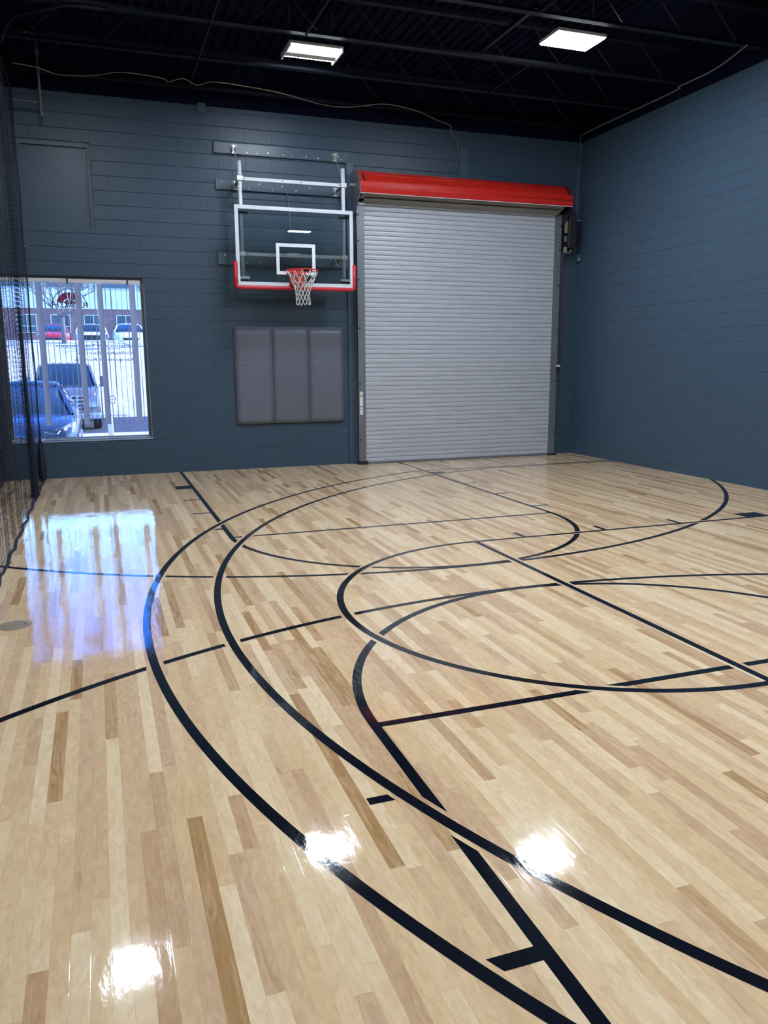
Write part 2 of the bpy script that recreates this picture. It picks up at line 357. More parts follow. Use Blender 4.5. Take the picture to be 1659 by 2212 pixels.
def marking(name, pts, doms=(), hw=HW, z=.0006):
    n = len(pts); Ls, Rs = [], []
    for i, p in enumerate(pts):
        a = pts[max(i-1, 0)]; b = pts[min(i+1, n-1)]; dx, dy = b[0]-a[0], b[1]-a[1]; l = math.hypot(dx, dy)
        nx, ny = -dy/l, dx/l
        Ls.append((p[0]+nx*hw, p[1]+ny*hw)); Rs.append((p[0]-nx*hw, p[1]-ny*hw))
    def runs(P):
        out = []; cur = None
        for i, p in enumerate(P):
            if clear_(p, doms):
                if cur is None: cur = i
            elif cur is not None:
                if i-1-cur > 1: out.append((cur, i-1))
                cur = None
        if cur is not None and n-1-cur > 1: out.append((cur, n-1))
        return out
    ra, rb = runs(Ls), runs(Rs); m = MB()
    # pair runs that overlap
    if len(ra) == len(rb): prs = list(zip(ra, rb))
    else: prs = [(a, b) for a in ra for b in rb if min(a[1], b[1])-max(a[0], b[0]) > .6*max(a[1]-a[0], b[1]-b[0])]
    for a, b in prs:
        if 1:
            if 1:
                t0_, t1_ = min(a[0], b[0]), max(a[1], b[1]); vs = []; fs = []; k = t1_-t0_
                for i in range(k+1):
                    t = t0_+i; vs += [(*Ls[min(max(t, a[0]), a[1])], z), (*Rs[min(max(t, b[0]), b[1])], z)]
                for i in range(k): fs.append((2*i, 2*i+1, 2*i+3, 2*i+2))
                m.add(vs, fs)
    if not m.v: return None
    o = m.build(name, M_['paint'], fl, fix=False)
    for p in o.data.polygons:
        pass
    me = o.data
    if me.polygons and me.polygons[0].normal.z < 0: me.flip_normals()
    return o
Y1 = -5.114; L1 = 1.824
marking('three_point_line', three(CX2, CY2, 7.24, 6.69, RW))
marking('three_point_line', three(CX2, CY2, 6.75, 6.60, RW), z=.0007)
marking('free_throw_circle', arc(FT2, CY2, C2R, PI/2, 1.5*PI, 900))
marking('free_throw_line', seg((FT2, CY2+C2R-HW), (FT2, CY2-C2R+HW)), z=.0007)
marking('lane_line', seg((RW, CY2+C2R), (FT2, CY2+C2R))); marking('lane_line', seg((RW, CY2-C2R), (FT2, CY2-C2R)))
def block(name, x0, x1, y0, y1, doms=(), z=.0008):
    if abs(x1-x0) > abs(y1-y0): marking(name, seg((x0, (y0+y1)/2), (x1, (y0+y1)/2), 300), doms, abs(y1-y0)/2, z)
    else: marking(name, seg(((x0+x1)/2, y0), ((x0+x1)/2, y1), 300), doms, abs(x1-x0)/2, z)
for s in (1, -1):
    for xa, xb in ((.885,.935), (1.825,1.875), (2.77,2.82), (3.70,4.005)):
        block('lane_mark', xa, xb, CY2+s*C2R, CY2+s*(C2R+.225))
# court towards the back wall hoop
for s in (-1, 1): marking('lane_line', seg((s*L1, -.0), (s*L1, Y1)), DOM)
marking('free_throw_line', seg((-L1+HW, Y1), (L1-HW, Y1)), DOM)
marking('free_throw_circle', arc(0, Y1, L1, PI, 2*PI, 1400), DOM)
t0 = math.acos(min(1, 5.33/6.02)); marking('three_point_line', arc(0, -.94, 6.02, PI+.05, 2*PI-.02, 2600), DOM, z=.0009)
for s in (-1, 1):
    for ya, yb in ((1.48,1.785), (2.70,2.75), (3.665,3.715), (4.63,4.68)):
        block('lane_mark', s*(L1+HW), s*(L1+.225), -ya, -yb, DOM)
# court towards the wall behind the camera
Y3 = -9.545; L3 = 1.835
for s in (-1, 1): marking('lane_line', seg((s*(L3+.02), FRONT), (s*L3, Y3)), DOM)
marking('free_throw_line', seg((-L3+HW, Y3), (L3-HW, Y3)), DOM)
marking('free_throw_circle', arc(0, Y3, L3, 0, PI, 1400), DOM)
marking('three_point_line', arc(0, -13.72, 6.02, .02, PI-.02, 2600), DOM, z=.0009)
for s in (-1, 1):
    for ya, yb in ((10.15,10.2), (11.10,11.16), (12.07,12.12), (13.05,13.35)):
        block('lane_mark', s*(L3+(.06 if ya == 10.15 else HW)), s*(L3+.245), -ya, -yb, DOM)

# ---------------------------------------------------------------- roof joists, bridging
def joist(y):
    lab = 'black open-web steel roof joist %s' % lab_j(y)
    t = empty('roof_joist', (0, y, 5.6), label=lab, cat='joist', group='steel roof joists')
    def P(m): return [(a, b-y, c_-5.6) for a, b, c_ in m]
    m = MB(); m.prism([(-.045,0),(.045,0),(.045,.006),(.018,.006),(.018,.045),(.012,.045),(.012,.006),(-.012,.006),(-.012,.045),(-.018,.045),(-.018,.006),(-.045,.006)],'x',LW,RW); m.build('bottom_chord', M_['blacksteel'], t)
    m = MB(); m.box(LW, RW, -.045, .045, .44, .50); m.build('top_chord', M_['blacksteel'], t)
    m = MB(); pts = []; x = LW; k = 0
    while x < RW: pts.append((x, 0, .04 if k % 2 == 0 else .45)); x += .42; k += 1
    m.tube(pts, .011, 5); m.build('web', M_['blacksteel'], t)
JY = [-.32, -1.50, -2.72, -4.12, -5.4, -6.7, -8.0, -9.3, -10.6, -11.9, -13.2]
def lab_j(y):
    i = JY.index(y)
    return ['nearest the back wall', 'second from the back wall', 'just behind the centre ceiling light', 'just in front of the right ceiling light'][i] if i < 4 else '%s in order from the back wall' % ['fifth','sixth','seventh','eighth','ninth','tenth','eleventh'][i-4]
for y in JY: joist(y)
for x, y0, y1, w in ((-1.46, -13.2, -.4, .022), (-.33, -13.2, -2.72, .022), (2.02, -4.12, -2.72, .05), (2.02, -13.2, -4.2, .022), (2.72, -2.7, -1.5, .025), (-3.05, -13.2, -2.8, .02)):
    m = MB().box(x-w/2, x+w/2, y0, y1, 5.577 if w < .04 else 5.66, 5.603 if w < .04 else 5.71)
    nm = {-1.46:'bridging bar left of the centre ceiling light', -.33:'bridging bar in front of the centre ceiling light', 2.72:'short bridging bar behind the right ceiling light', -3.05:'bridging bar near the netting'}.get(x, 'thick strut left of the right ceiling light' if w > .04 else 'long bridging bar left of the right ceiling light')
    tag(m.build('bridging_bar', M_['blacksteel']), 'black steel ' + nm, 'bar')

# ---------------------------------------------------------------- ceiling lights
def light(name_lab, x, y, z=5.58, tilt=0, led='led', dy=.215):
    t = empty('ceiling_light', (x, y, z), label=name_lab, cat='light', group='led high bay ceiling lights')
    MB().box(-.34, .34, -.23, .23, .012, .05).build('housing', M_['fixture'], t, bevel=.006)
    if tilt:
        a = MB().box(-.325, .325, -.215, .0, -.0, .010); o = a.build('diffuser', M_[led], t)
        b = MB().box(-.325, .325, .150, .20, -.0, .010); o = b.build('diffuser', M_[led], t)
        MB().box(-.325, .325, .005, .145, -.012, .010).build('louvre', M_['fixture'], t)
        m = MB()
        for s in (-1, 1): m.box(s*.34-.012, s*.34+.012, -.25, .24, -.03, .04)
        m.each('end_cap', M_['fixture'], t, bevel=.004)
    else:
        MB().box(-.325, .325, -dy, dy, -.0, .011).build('diffuser', M_[led], t)
        MB().box(-.16, .16, -.10, .10, .05, .09).build('driver_box', M_['fixture'], t, bevel=.004)
    m = MB()
    for s in (-1, 1): m.tube([(s*.28, 0, .05), (s*.28, 0, ZD-z)], .004, 5)
    m.each('hanger_wire', M_['conduit'], t)
light('rectangular led ceiling light over the centre, nearest the hoop', -.12, -2.2, tilt=1)
light('bright square led ceiling light on the right, above the roll-up door side', 2.83, -3.6)
light('led ceiling light above the left side by the netting, nearest the window', -3.05, -3.8, led='led2')
for i, (x, y) in enumerate([(-.12,-6.9), (2.9,-8.2), (-2.6,-8.4), (-.12,-11.4), (3.1,-12.9), (-2.9,-13.3)]):
    light(['led ceiling light over the court centre', 'led ceiling light over the right half of the court', 'led ceiling light by the netting beside the court centre', 'led ceiling light over the near free throw line', 'led ceiling light in the near right corner', 'led ceiling light in the near left corner'][i], x, y, led='led2' if x < -2 else 'led', dy=.12 if x == 3.1 else .215)

# ---------------------------------------------------------------- cables, pipes near the roof
cb = [(-3.74,-.80,5.53),(-3.44,-.72,5.53),(-3.19,-.56,5.52),(-2.77,-.66,5.52),(-2.4,-.92,5.52),(-1.88,-.86,5.52),(-1.78,-.74,5.52),(-1.6,-.93,5.52),(-1.39,-.73,5.52),(-1.2,-.93,5.52),(-.74,-.89,5.52),(-.19,-.76,5.52),(.52,-.44,5.52),(.95,-.48,5.52),(1.37,-.77,5.52),(1.94,-.62,5.52),(2.4,-.35,5.5),(2.75,-.12,5.5),(2.80,-.04,5.43),(2.86,-.02,5.35),(2.93,-.015,5.25),(2.95,-.012,5.09)]
def smooth_path(P, k=5):
    out = []; P = [Vector(p) for p in P]
    for i in range(len(P)-1):
        p0 = P[max(i-1,0)]; p1 = P[i]; p2 = P[i+1]; p3 = P[min(i+2,len(P)-1)]
        for j in range(k):
            t = j/k; out.append(.5*((2*p1)+(-p0+p2)*t+(2*p0-5*p1+4*p2-p3)*t*t+(-p0+3*p1-3*p2+p3)*t**3))
    out.append(P[-1]); return out
tag(MB().tube(smooth_path(cb), .0065, 6).build('cable', M_['tan'], smooth=True), 'thin tan cable snaking along under the roof to the back wall', 'cable')
pp = empty('sprinkler_pipe', (-3.455, -.35, 5.05), label='grey vertical pipe with side branch hanging by the netting, upper left', cat='pipe')
m = MB().tube([(0,0,0), (.0,0,.95)], .018, 10); m.tube([(0,0,.95), (-.02,0,1.0), (-.10,0,1.02), (-.18,0,1.0)], .018, 8); m.build('riser', M_['conduit'], pp, smooth=True)
m = MB()
for z in (.02, .30, .58, .78): m.tube([(0,0,z-.03), (0,0,z+.03)], .027, 10)
m.each('coupling', M_['conduit'], pp)
MB().tube([(-.02,0,.16), (-.34,0,.17)], .012, 8).build('branch', M_['conduit'], pp)
tag(MB().tube(smooth_path([(-3.78,-1.8,5.42),(-3.72,-1.91,5.53),(-3.62,-2.17,5.57),(-3.43,-2.37,5.58),(-3.18,-2.58,5.58),(-2.99,-2.70,5.585),(-2.6,-2.72,5.585)]), .022, 8).build('flexible_conduit', M_['blacksteel'], smooth=True), 'black curved conduit between the netting and a joist', 'conduit')
tag(MB().tube(smooth_path([(4.9,-4.29,5.55),(5.02,-3.6,5.5),(5.03,-2.9,5.5),(5.10,-2.75,5.5),(5.1,-1.6,5.5),(5.1,-.5,5.5),(5.15,-.25,5.49),(5.3,-.03,5.36),(5.31,-.02,5.2)]), .010, 8).build('conduit', M_['conduit'], smooth=True), 'thin grey conduit along the top of the right wall', 'conduit')
tag(MB().box(-1.31,-1.19,-.05,0,5.37,5.50).build('junction_box', M_['wallflat'], bevel=.004), 'small painted junction box at the top of the back wall', 'box')
tag(MB().box(2.985,3.13,-.02,0,4.60,5.24).build('cover_board', M_['wallflat'], bevel=.003), 'blue painted cover board above the red door hood', 'board')
m = MB().tube([(5.27,-.013,5.1),(5.27,-.013,3.56)], .012, 8); tag(m.build('conduit', M_['wallflat']), 'blue painted conduit in the right corner above the outlet box', 'conduit')
ob = empty('outlet_box', (5.30,-.06,3.45), label='small outlet box in the corner right of the door operator', cat='box')
MB().box(-.03,.03,-.04,.05,0,.13).build('box_body', M_['wallflat'], ob, bevel=.004); MB().box(-.012,.012,-.052,-.04,.02,.06).build('box_latch', M_['zinc'], ob)

# ---------------------------------------------------------------- roll-up door
d = empty('door_1', (0,0,0)); tag(d, 'grey roll-up door with ribbed slats under a red hood', 'door', kind='structure')
# curtain: convex interlocked slats
pitch_ = .0752; m = MB(); zz = .03; n = 0; prof = []
while zz < 4.235:
    for t, o in ((0, 0), (.035, -.006), (.11, -.0115), (.3, -.0135), (.7, -.0145), (.86, -.0125), (.94, -.006), (.965, .0), (.985, .002)):
        prof.append((-.15+o, zz+t*pitch_))
    zz += pitch_
vs = []; fs = []
for (y, z) in prof: vs += [(DX0-.03, y, z), (DX1+.03, y, z)]
for i in range(len(prof)-1): fs.append((2*i, 2*i+1, 2*i+3, 2*i+2))
m.add(vs, fs); cu = m.build('curtain', M_['slat'], d, fix=False)
sm = cu.modifiers.new('solid', 'SOLIDIFY'); sm.thickness = .002
m = MB().box(DX0-.02, DX1+.02, -.175, -.125, .0, .035); m.build('bottom_bar', M_['galv'], d, bevel=.004)
for s, x0, x1 in ((0, 1.09, 1.225), (1, 4.745, 4.885)):
    g = MB(); g.box(x0, x1, -.185, -.165, .02, 4.22); g.box(x0, x0+.012, -.185, 0, .02, 4.22) if s == 0 else g.box(x1-.012, x1, -.185, 0, .02, 4.22)
    go = g.build('guide', M_['galv'], d, bevel=.002)
    xb = x0+.035 if s == 0 else x1-.035
    for z in (.42, 1.35, 2.25, 3.02, 3.62, 4.02):
        MB().disc((xb, -.191, z), .014, .014, 'y', 10).build('bolt', M_['dark'], go)
    if s == 0:
        for z0, z1 in ((1.16,1.22),(.98,1.14),(.93,.965),(.84,.92)):
            MB().box(x0+.03, x0+.085, -.188, -.185, z0, z1).build('sticker', M_['sticker'], go)
        MB().box(x0+.02, x0+.14, -.21, -.185, 4.17, 4.20).build('hold_strip', M_['zinc'], go)
        MB().box(x0+.0, x0+.16, -.22, -.12, 0.0, .06).build('guide_foot', M_['dark'], go, bevel=.01)
    else:
        MB().box(x0-.02, x1+.03, -.22, -.12, 0.0, .03).build('guide_foot', M_['dark'], go, bevel=.01)
        MB().box(x1-.03, x1+.03, -.22, -.16, 1.47, 1.60).build('sensor', M_['dark'], go, bevel=.006)
        MB().box(x1-.03, x1+.03, -.222, -.16, 1.60, 1.63).build('sensor_cap', M_['sticker'], go)
# hood: faceted sheet with rolled ridges
hp = [(-.02,4.66),(-.16,4.67),(-.19,4.685),(-.22,4.66),(-.34,4.61),(-.365,4.615),(-.385,4.585),(-.44,4.50),(-.465,4.50),(-.475,4.475),(-.49,4.40),(-.505,4.395),(-.505,4.375),(-.49,4.30)]
hi = [(y+.004 if k else y, z-.006) for k, (y, z) in enumerate(hp)][::-1]
hi[0] = (-.484, 4.30)
HX0, HX1 = 1.075, 4.885
ho = MB().prism(hp+hi, 'x', HX0, HX1).build('hood', M_['hood'], d)
m = MB()
for y, z in ((-.205,4.672),(-.385,4.592),(-.503,4.388)): m.tube([(HX0,y,z),(HX1,y,z)], .009, 8)
m.each('hood_rib', M_['hood'], ho, smooth=True)
MB().tube([(HX0,-.489,4.296),(HX1,-.489,4.296)], .006, 6).build('hood_lip', M_['white'], ho)
m = MB()
for x in (HX0+.05, HX1-.06):
    m.prism([(y-.003, z+.004) for y, z in hp[4:10]] + [(y, z) for y, z in hp[4:10]][::-1], 'x', x, x+.035)
m.each('hood_strap', M_['dark'], ho)
m = MB(); rings = []
for x in (HX0+.06, HX1-.08): rings.append([(x, -.25+.165*math.cos(2*PI*k/28), 4.42+.165*math.sin(2*PI*k/28)) for k in range(28)])
m.loft(rings); m.build('curtain_coil', M_['coil'], d, smooth=False)
m = MB().add([(DX0-.03,-.168,4.20),(DX1+.03,-.168,4.20),(DX1+.03,-.33,4.25),(DX0-.03,-.33,4.25)], [(0,1,2,3)])
o = m.build('coil_lead', M_['coil'], d, fix=False); q = o.modifiers.new('s', 'SOLIDIFY'); q.thickness = .003
for x0, x1 in ((HX0-.012, HX0), (HX1, HX1+.012)):
    MB().prism([(0,4.68),(-.2,4.69),(-.4,4.60),(-.49,4.42),(-.49,4.30),(-.30,4.10),(-.14,4.0),(0,4.0)], 'x', x0, x1).build('end_bracket', M_['galv'] if x0 < 2 else M_['dark'], d)
MB().tube([(HX0-.11,-.27,4.45),(HX0,-.27,4.45)], .018, 12).build('axle', M_['zinc'], d)
MB().disc((HX0-.025,-.27,4.45), .03, .02, 'x', 6).build('axle_nut', M_['zinc'], d)

op = empty('door_operator', (5.06,-.02,3.62), label='black chain hoist operator box beside the roll-up door top', cat='motor')
MB().box(-.11,.05,-.28,0,.03,.62).build('gear_case', M_['dark'], op, bevel=.02)
MB().box(.045,.155,-.25,-.02,.10,.50).build('motor_cover', M_['blacksteel'], op, bevel=.015)
MB().box(.055,.15,-.253,-.245,.49,.50).build('cover_edge', M_['zinc'], op)
MB().box(-.155,-.115,-.24,-.2,.28,.49).build('tan_tag', M_['tan'], op); MB().box(-.16,-.12,-.24,-.2,.14,.23).build('grey_tag', M_['conduit'], op)
MB().tube(smooth_path([(-.14,-.22,-.02),(-.10,-.22,-.05),(-.04,-.22,-.04),(.0,-.2,.04)]), .010, 8).build('cable_loop', M_['tan'], op, smooth=True)
MB().box(-.16,-.12,-.25,-.19,-.05,.05).build('cable_plug', M_['tan'], op, bevel=.004)
hc = MB().tube([(4.93,-.22,3.569),(4.94,-.15,3.48),(4.98,-.11,1.74)], .014, 8).build('hand_rod', pm('dull_maroon', (.09,.035,.045), .6)); tag(hc, 'thin maroon rod hanging right of the roll-up door', 'rod')
hk = MB().tube([(4.98,-.11,1.735),(4.98,-.11,1.70)], .02, 8).build('rod_end', pm('maroon_knob', (.15,.03,.04), .6), hc)

# ---------------------------------------------------------------- basketball goal
BY = -.5586; ZB = 2.849; ZTB = 3.998; HB = .9144
g = empty('basketball_goal', (0,0,0), label='wall mounted basketball hoop with glass backboard and red padding', cat='basketball hoop')
for (z0, z1, xa, xb) in ((4.82,4.975,-1.10,1.02), (4.30,4.45,-1.09,1.045), (3.20,3.385,-1.10,1.03)):
    wbd = MB().box(xa, xb, -.04, 0, z0, z1).build('wall_plank', M_['bluewood'], g, bevel=.003)
    m = MB()
    for k in range(11):
        m.disc((xa+.08+k*.195+random.uniform(-.04,.04), -.043, random.choice([z0+.04, z1-.045])+random.uniform(-.01,.01)), random.choice([.006,.009,.012]), .008, 'y', 10)
    m.each('bolt_head', M_['zinc'], wbd)
PXL = .797
for s in (-1, 1):
    MB().tube([(s*PXL, -.46, 2.88), (s*PXL, -.46, 4.63)], .030, 16).build('upright_pole', M_['white'], g, smooth=True)
    for z0 in (4.82, 4.30, 3.24):
        b = MB(); b.box(s*PXL-.035, s*PXL+.035, -.048, -.04, z0, z0+.13); b.box(s*PXL-.03, s*PXL-.022, -.12, -.04, z0+.02, z0+.11); b.box(s*PXL+.022, s*PXL+.03, -.12, -.04, z0+.02, z0+.11)
        bo = b.build('wall_bracket', M_['zinc'], g, bevel=.002)
        MB().tube([(s*PXL-.05, -.10, z0+.065), (s*PXL+.05, -.10, z0+.065)], .008, 8).build('bracket_pin', M_['zinc'], bo)
    MB().bar((s*PXL, -.10, 4.365), (s*PXL, -.46, 4.39), .035).build('support_arm', M_['conduit'], g)
    MB().bar((s*PXL, -.10, 3.305), (s*PXL, -.46, 3.32), .035).build('support_arm', M_['conduit'], g)
    # chain from the top bracket down to the pole
    ch = MB(); a = Vector((s*PXL, -.11, 4.86)); b_ = Vector((s*PXL, -.43, 4.44)); k = 16
    for i in range(k):
        p = a.lerp(b_, (i+.5)/k); dd_ = (b_-a).normalized(); sd = Vector((1,0,0)) if i % 2 else dd_.cross(Vector((1,0,0)))
        ring = [p + dd_*(.021*math.cos(t*PI/4)) + sd*(.010*math.sin(t*PI/4)) for t in range(8)]
        ch.tube(ring, .0028, 5, closed=True)
    ch.build('chain', M_['zinc'], g)
    MB().box(s*PXL-.05, s*PXL+.05, -.50, -.425, 4.35, 4.42).build('pole_clamp', M_['zinc'], g, bevel=.008)
    MB().box(s*PXL-.05, s*PXL+.05, -.50, -.425, 3.28, 3.35).build('pole_clamp', M_['zinc'], g, bevel=.008)
for z in (4.382, 3.315):
    cbx = MB().box(-PXL, PXL, -.485, -.44, z-.025, z+.025).build('crossbar', M_['white'], g, bevel=.003)
    m = MB()
    for x in (-.74, -.16, .13, .73): m.disc((x, -.4875, z), .008, .004, 'y', 10)
    m.each('bolt_hole', M_['dark'], cbx)
MB().box(-.085,.085,-.44,-.38,3.335,3.36).build('adjuster_plate', M_['zinc'], g, bevel=.003)
MB().tube([(0,-.40,3.36),(0,-.10,4.30)], .008, 8).build('diagonal_brace', M_['conduit'], g)
gl = MB().box(-HB+.03, HB-.03, BY-.006, BY+.006, ZB+.03, ZTB-.03).build('backboard_glass', M_['bglass'], g)
m = MB(); w = .055
m.box(-HB, HB, BY-.018, BY+.022, ZTB-w, ZTB); m.box(-HB, HB, BY-.018, BY+.022, ZB, ZB+w)
m.box(-HB, -HB+w, BY-.018, BY+.022, ZB+w, ZTB-w); m.box(HB-w, HB, BY-.018, BY+.022, ZB+w, ZTB-w)
m.build('backboard_frame', M_['white'], g, bevel=.003)
m = MB(); tw = .3048; z0 = 3.022; z1 = z0+.457; w = .05; yy = BY-.0075
m.box(-tw, tw, yy-.001, yy, z1-w, z1); m.box(-tw, -tw+w, yy-.001, yy, z0, z1-w); m.box(tw-w, tw, yy-.001, yy, z0, z1-w); m.box(-tw+w, -.10, yy-.001, yy, z0, z0+w); m.box(.10, tw-w, yy-.001, yy, z0, z0+w)
m.build('target_square', M_['target'], g)
# padding: rounded channel along the bottom and up both sides
path = [(-HB-.012, BY, ZB+.345), (-HB-.012, BY, ZB+.10), (-HB-.012, BY, ZB+.02)]
for k in range(6): a = PI+ (PI/2)*k/5; path.append((-HB+.035+.047*math.cos(a), BY, ZB+.02+.047*math.sin(a)))
path += [(-.3,BY,ZB-.027), (.3,BY,ZB-.027)]
for k in range(6): a = 1.5*PI+(PI/2)*k/5; path.append((HB-.035+.047*math.cos(a), BY, ZB+.02+.047*math.sin(a)))
path += [(HB+.012, BY, ZB+.10), (HB+.012, BY, ZB+.345)]
ring = []
P = [Vector(p) for p in path]
for i, p in enumerate(P):
    dch = (P[min(i+1,len(P)-1)]-P[max(i-1,0)]).normalized(); nrm = Vector((dch.z, 0, -dch.x))   # outward or inward in the board plane
    c_ = Vector((0,0,3.4)); 
    if (c_-p).dot(nrm) > 0: nrm = -nrm
    r = []
    for a, b_ in ((-.028,-.030),(-.026,.030),(.012,.030),(.024,.022),(.030,.008),(.030,-.010),(.024,-.024),(.012,-.032)):
        r.append(tuple(p + nrm*a + Vector((0,1,0))*b_))
    ring.append(r)
MB().loft(ring).build('edge_padding', M_['red'], g, smooth=True, bevel=0)
# corner fittings behind the glass
for s in (-1, 1):
    for z in (ZB+.085, ZTB-.10):
        c1 = MB().box(s*PXL-.085, s*PXL+.085, BY+.008, -.435, z-.012, z+.012); c1.box(s*PXL-.085, s*PXL+.085, BY+.008, BY+.02, z-.012, z+.05 if z < 3.4 else z+.012)
        c1.build('glass_clip', M_['zinc'], g, bevel=.002)
# rim
RC = BY-.381-.015; RR = .2365
rim = MB().tube([(RR*math.cos(2*PI*k/64), RC+RR*math.sin(2*PI*k/64), 3.048) for k in range(64)], .0085, 12, closed=True).build('rim', M_['rimred'], g, smooth=True)
m = MB().prism([(-.155,BY-.01),(.155,BY-.01),(.095,RC+RR*.92),(-.095,RC+RR*.92)], 'z', 3.02, 3.05); m.build('rim_neck', M_['rimred'], rim, bevel=.004)
MB().box(-.105,.105, BY-.10, BY-.008, 2.86, 3.03).build('spring_housing', M_['rimred'], rim, bevel=.012)
MB().box(-.115,.115, BY-.025, BY-.008, 2.80, 3.10).build('mounting_plate', pm('rim_plate_red', (.35,.012,.02), .45), rim, bevel=.004)
m = MB()
for k in range(12):
    a = 2*PI*(k+.5)/12; c_ = Vector((RR*math.cos(a), RC+RR*math.sin(a), 3.036)); m.tube([c_+Vector((math.cos(a+PI/2)*.014, math.sin(a+PI/2)*.014, .006)), c_+Vector((0,0,-.012)), c_-Vector((math.cos(a+PI/2)*.014, math.sin(a+PI/2)*.014, -.006))], .0025, 5)
m.each('net_hook', M_['rimred'], rim)
lev = [(3.035,.232),(2.925,.180),(2.845,.140),(2.785,.118),(2.725,.108),(2.665,.104),(2.600,.112)]
def node(k, i):
    z, r = lev[k]; a = 2*PI*(i+.5*(k % 2)+.5)/12; w = .006*math.sin(i*2.3+k)
    return Vector(((r+w)*math.cos(a), RC+(r+w)*math.sin(a), z+.006*math.sin(i*1.7+k*2)))
m = MB()
for k in range(len(lev)-1):
    for i in range(12):
        a = node(k, i); o_ = 0 if k % 2 == 0 else 1
        for jn in (node(k+1, i-1+o_), node(k+1, i+o_)):
            mid = (a+jn)/2; ctr = Vector((0,RC,mid.z)); mid -= (mid-ctr).normalized()*.004
            m.tube([a, mid, jn], .0056, 5)
for i in range(12):
    a, b_ = node(6, i), node(6, i+1); mid = (a+b_)/2-Vector((0,0,.045)); m.tube(smooth_path([a, a.lerp(mid,.6)-Vector((0,0,.012)), mid, b_.lerp(mid,.6)-Vector((0,0,.012)), b_], 3), .0045, 5)
m.build('net', M_['cord'], rim, smooth=True)

# ---------------------------------------------------------------- wall pads
for i, (x0, x1, lab) in enumerate([(-.902,-.300,'left'), (-.296,.298,'middle'), (.302,.888,'right')]):
    p = empty('wall_pad', (x0, 0, .73), label='grey vinyl wall pad under the hoop, %s one of three' % lab if lab != 'middle' else 'grey vinyl wall pad under the hoop, between the two others', cat='wall pad', group='grey wall pads below the hoop')
    w = x1-x0
    c1 = MB(); nx, nz = 8, 20; H = 1.515; vs = []; fs = []
    for a in range(nz+1):
        for b_ in range(nx+1):
            u, v = b_/nx, a/nz; e = min(u, 1-u)*w; ez = min(v, 1-v)*H
            dep = .052 - .012*max(0, 1-e/.012)**2 - .012*max(0, 1-ez/.012)**2
            dep += .0022*math.sin(v*H*36+math.sin(u*5+i*2)*1.2)*math.exp(-((v-.90)/.035)**2) + .001*math.sin(u*7+i)*math.sin(v*9)
            vs.append((u*w, -dep, v*H))
    for a in range(nz):
        for b_ in range(nx):
            q = a*(nx+1)+b_; fs.append((q, q+1, q+nx+2, q+nx+1))
    n0 = len(vs)
    per = [b_ for b_ in range(nx+1)] + [a*(nx+1)+nx for a in range(1, nz+1)] + [nz*(nx+1)+b_ for b_ in range(nx-1, -1, -1)] + [a*(nx+1) for a in range(nz-1, 0, -1)]
    for q in per: vs.append((vs[q][0], 0, vs[q][2]))
    for k in range(len(per)): l = (k+1) % len(per); fs.append((per[l], per[k], n0+k, n0+l))
    c1.add(vs, fs); c1.build('cushion', M_['pad'], p, smooth=True)
    MB().box(.02, w-.02, -.055+.0, -.050, .975, .980).build('seam', pm('seam_piping', (.30,.30,.34), .4), p)
    MB().box(0, w, -.02, -.0, H, H+.022).build('top_flange', pm('flange_vinyl', (.10,.13,.16), .4), p)
hk = MB().tube([(.92,0,.555),(.92,-.03,.555),(.90,-.035,.56)], .006, 6).build('wall_hook', M_['zinc']); tag(hk, 'tiny metal hook low on the wall right of the pads', 'hook')

# ---------------------------------------------------------------- window, lettering
wn = empty('window_1', (0,0,0)); tag(wn, 'large window with vertical blind looking onto the parking lot', 'window', kind='structure')
m = MB(); w = .035
m.box(WX0, WX1, .06, .13, WZ1-.05, WZ1); m.box(WX0, WX1, .06, .13, WZ0, WZ0+.03); m.box(WX1-w, WX1, .06, .13, WZ0+.03, WZ1-.05); m.box(WX0, WX0+w, .06, .13, WZ0+.03, WZ1-.05)
m.build('window_frame', M_['frame'], wn, bevel=.004)
MB().box(WX0+w, WX1-w, .10, .106, WZ0+.03, WZ1-.05).build('pane', M_['glass'], wn)
MB().prism([(-.012,WZ0-.012),(.10,WZ0+.035),(.10,WZ0-.0),(-.012,WZ0-.03)], 'x', WX0-.0, WX1+.02).build('window_sill', M_['sill'], wn, bevel=.003)
m = MB().box(WX1, WX1+.018, -.012, 0, WZ0, WZ1-.1); m.build('edge_bead', pm('bead', (.12,.19,.28), .3), wn)
def text(s, x, z, size, mat, name='lettering', width=None):
    """lettering on the outer glass face: reads correctly from outside, mirrored from inside"""
    cu = bpy.data.curves.new(name, 'FONT'); cu.body = s; cu.size = size; cu.align_x = 'CENTER'; cu.extrude = .0006; cu.resolution_u = 3
    o = bpy.data.objects.new(name, cu); COL.objects.link(o); bpy.context.view_layer.update()
    dg = bpy.context.evaluated_depsgraph_get(); me = bpy.data.meshes.new_from_object(o.evaluated_get(dg)); bpy.data.objects.remove(o)
    k = 1
    if width:
        xs = [v.co.x for v in me.vertices]; k = width/(max(xs)-min(xs))
    for v in me.vertices:
        c_ = v.co.copy(); v.co = (x-c_.x*k, .107+.0008+c_.z, z+c_.y)
    me.flip_normals(); me.materials.clear(); me.materials.append(mat); me.name = name
    q = bpy.data.objects.new(name, me); COL.objects.link(q); q.parent = wn; return q
LX = -3.29
text('REACH', LX, 2.525, .115, M_['letterdark'], width=.50)
text('TRAIN', LX, 2.715, .05, M_['letterdark'], width=.20)
text('Leagues and Tournaments', -2.98, 1.955, .062, M_['letterdark'], width=1.1)
text('Volleyball Rentals', -2.83, 1.845, .062, M_['letterdark'], width=.80)
text('Racquetball Rentals', -2.85, 1.745, .062, M_['letterdark'], width=.86)
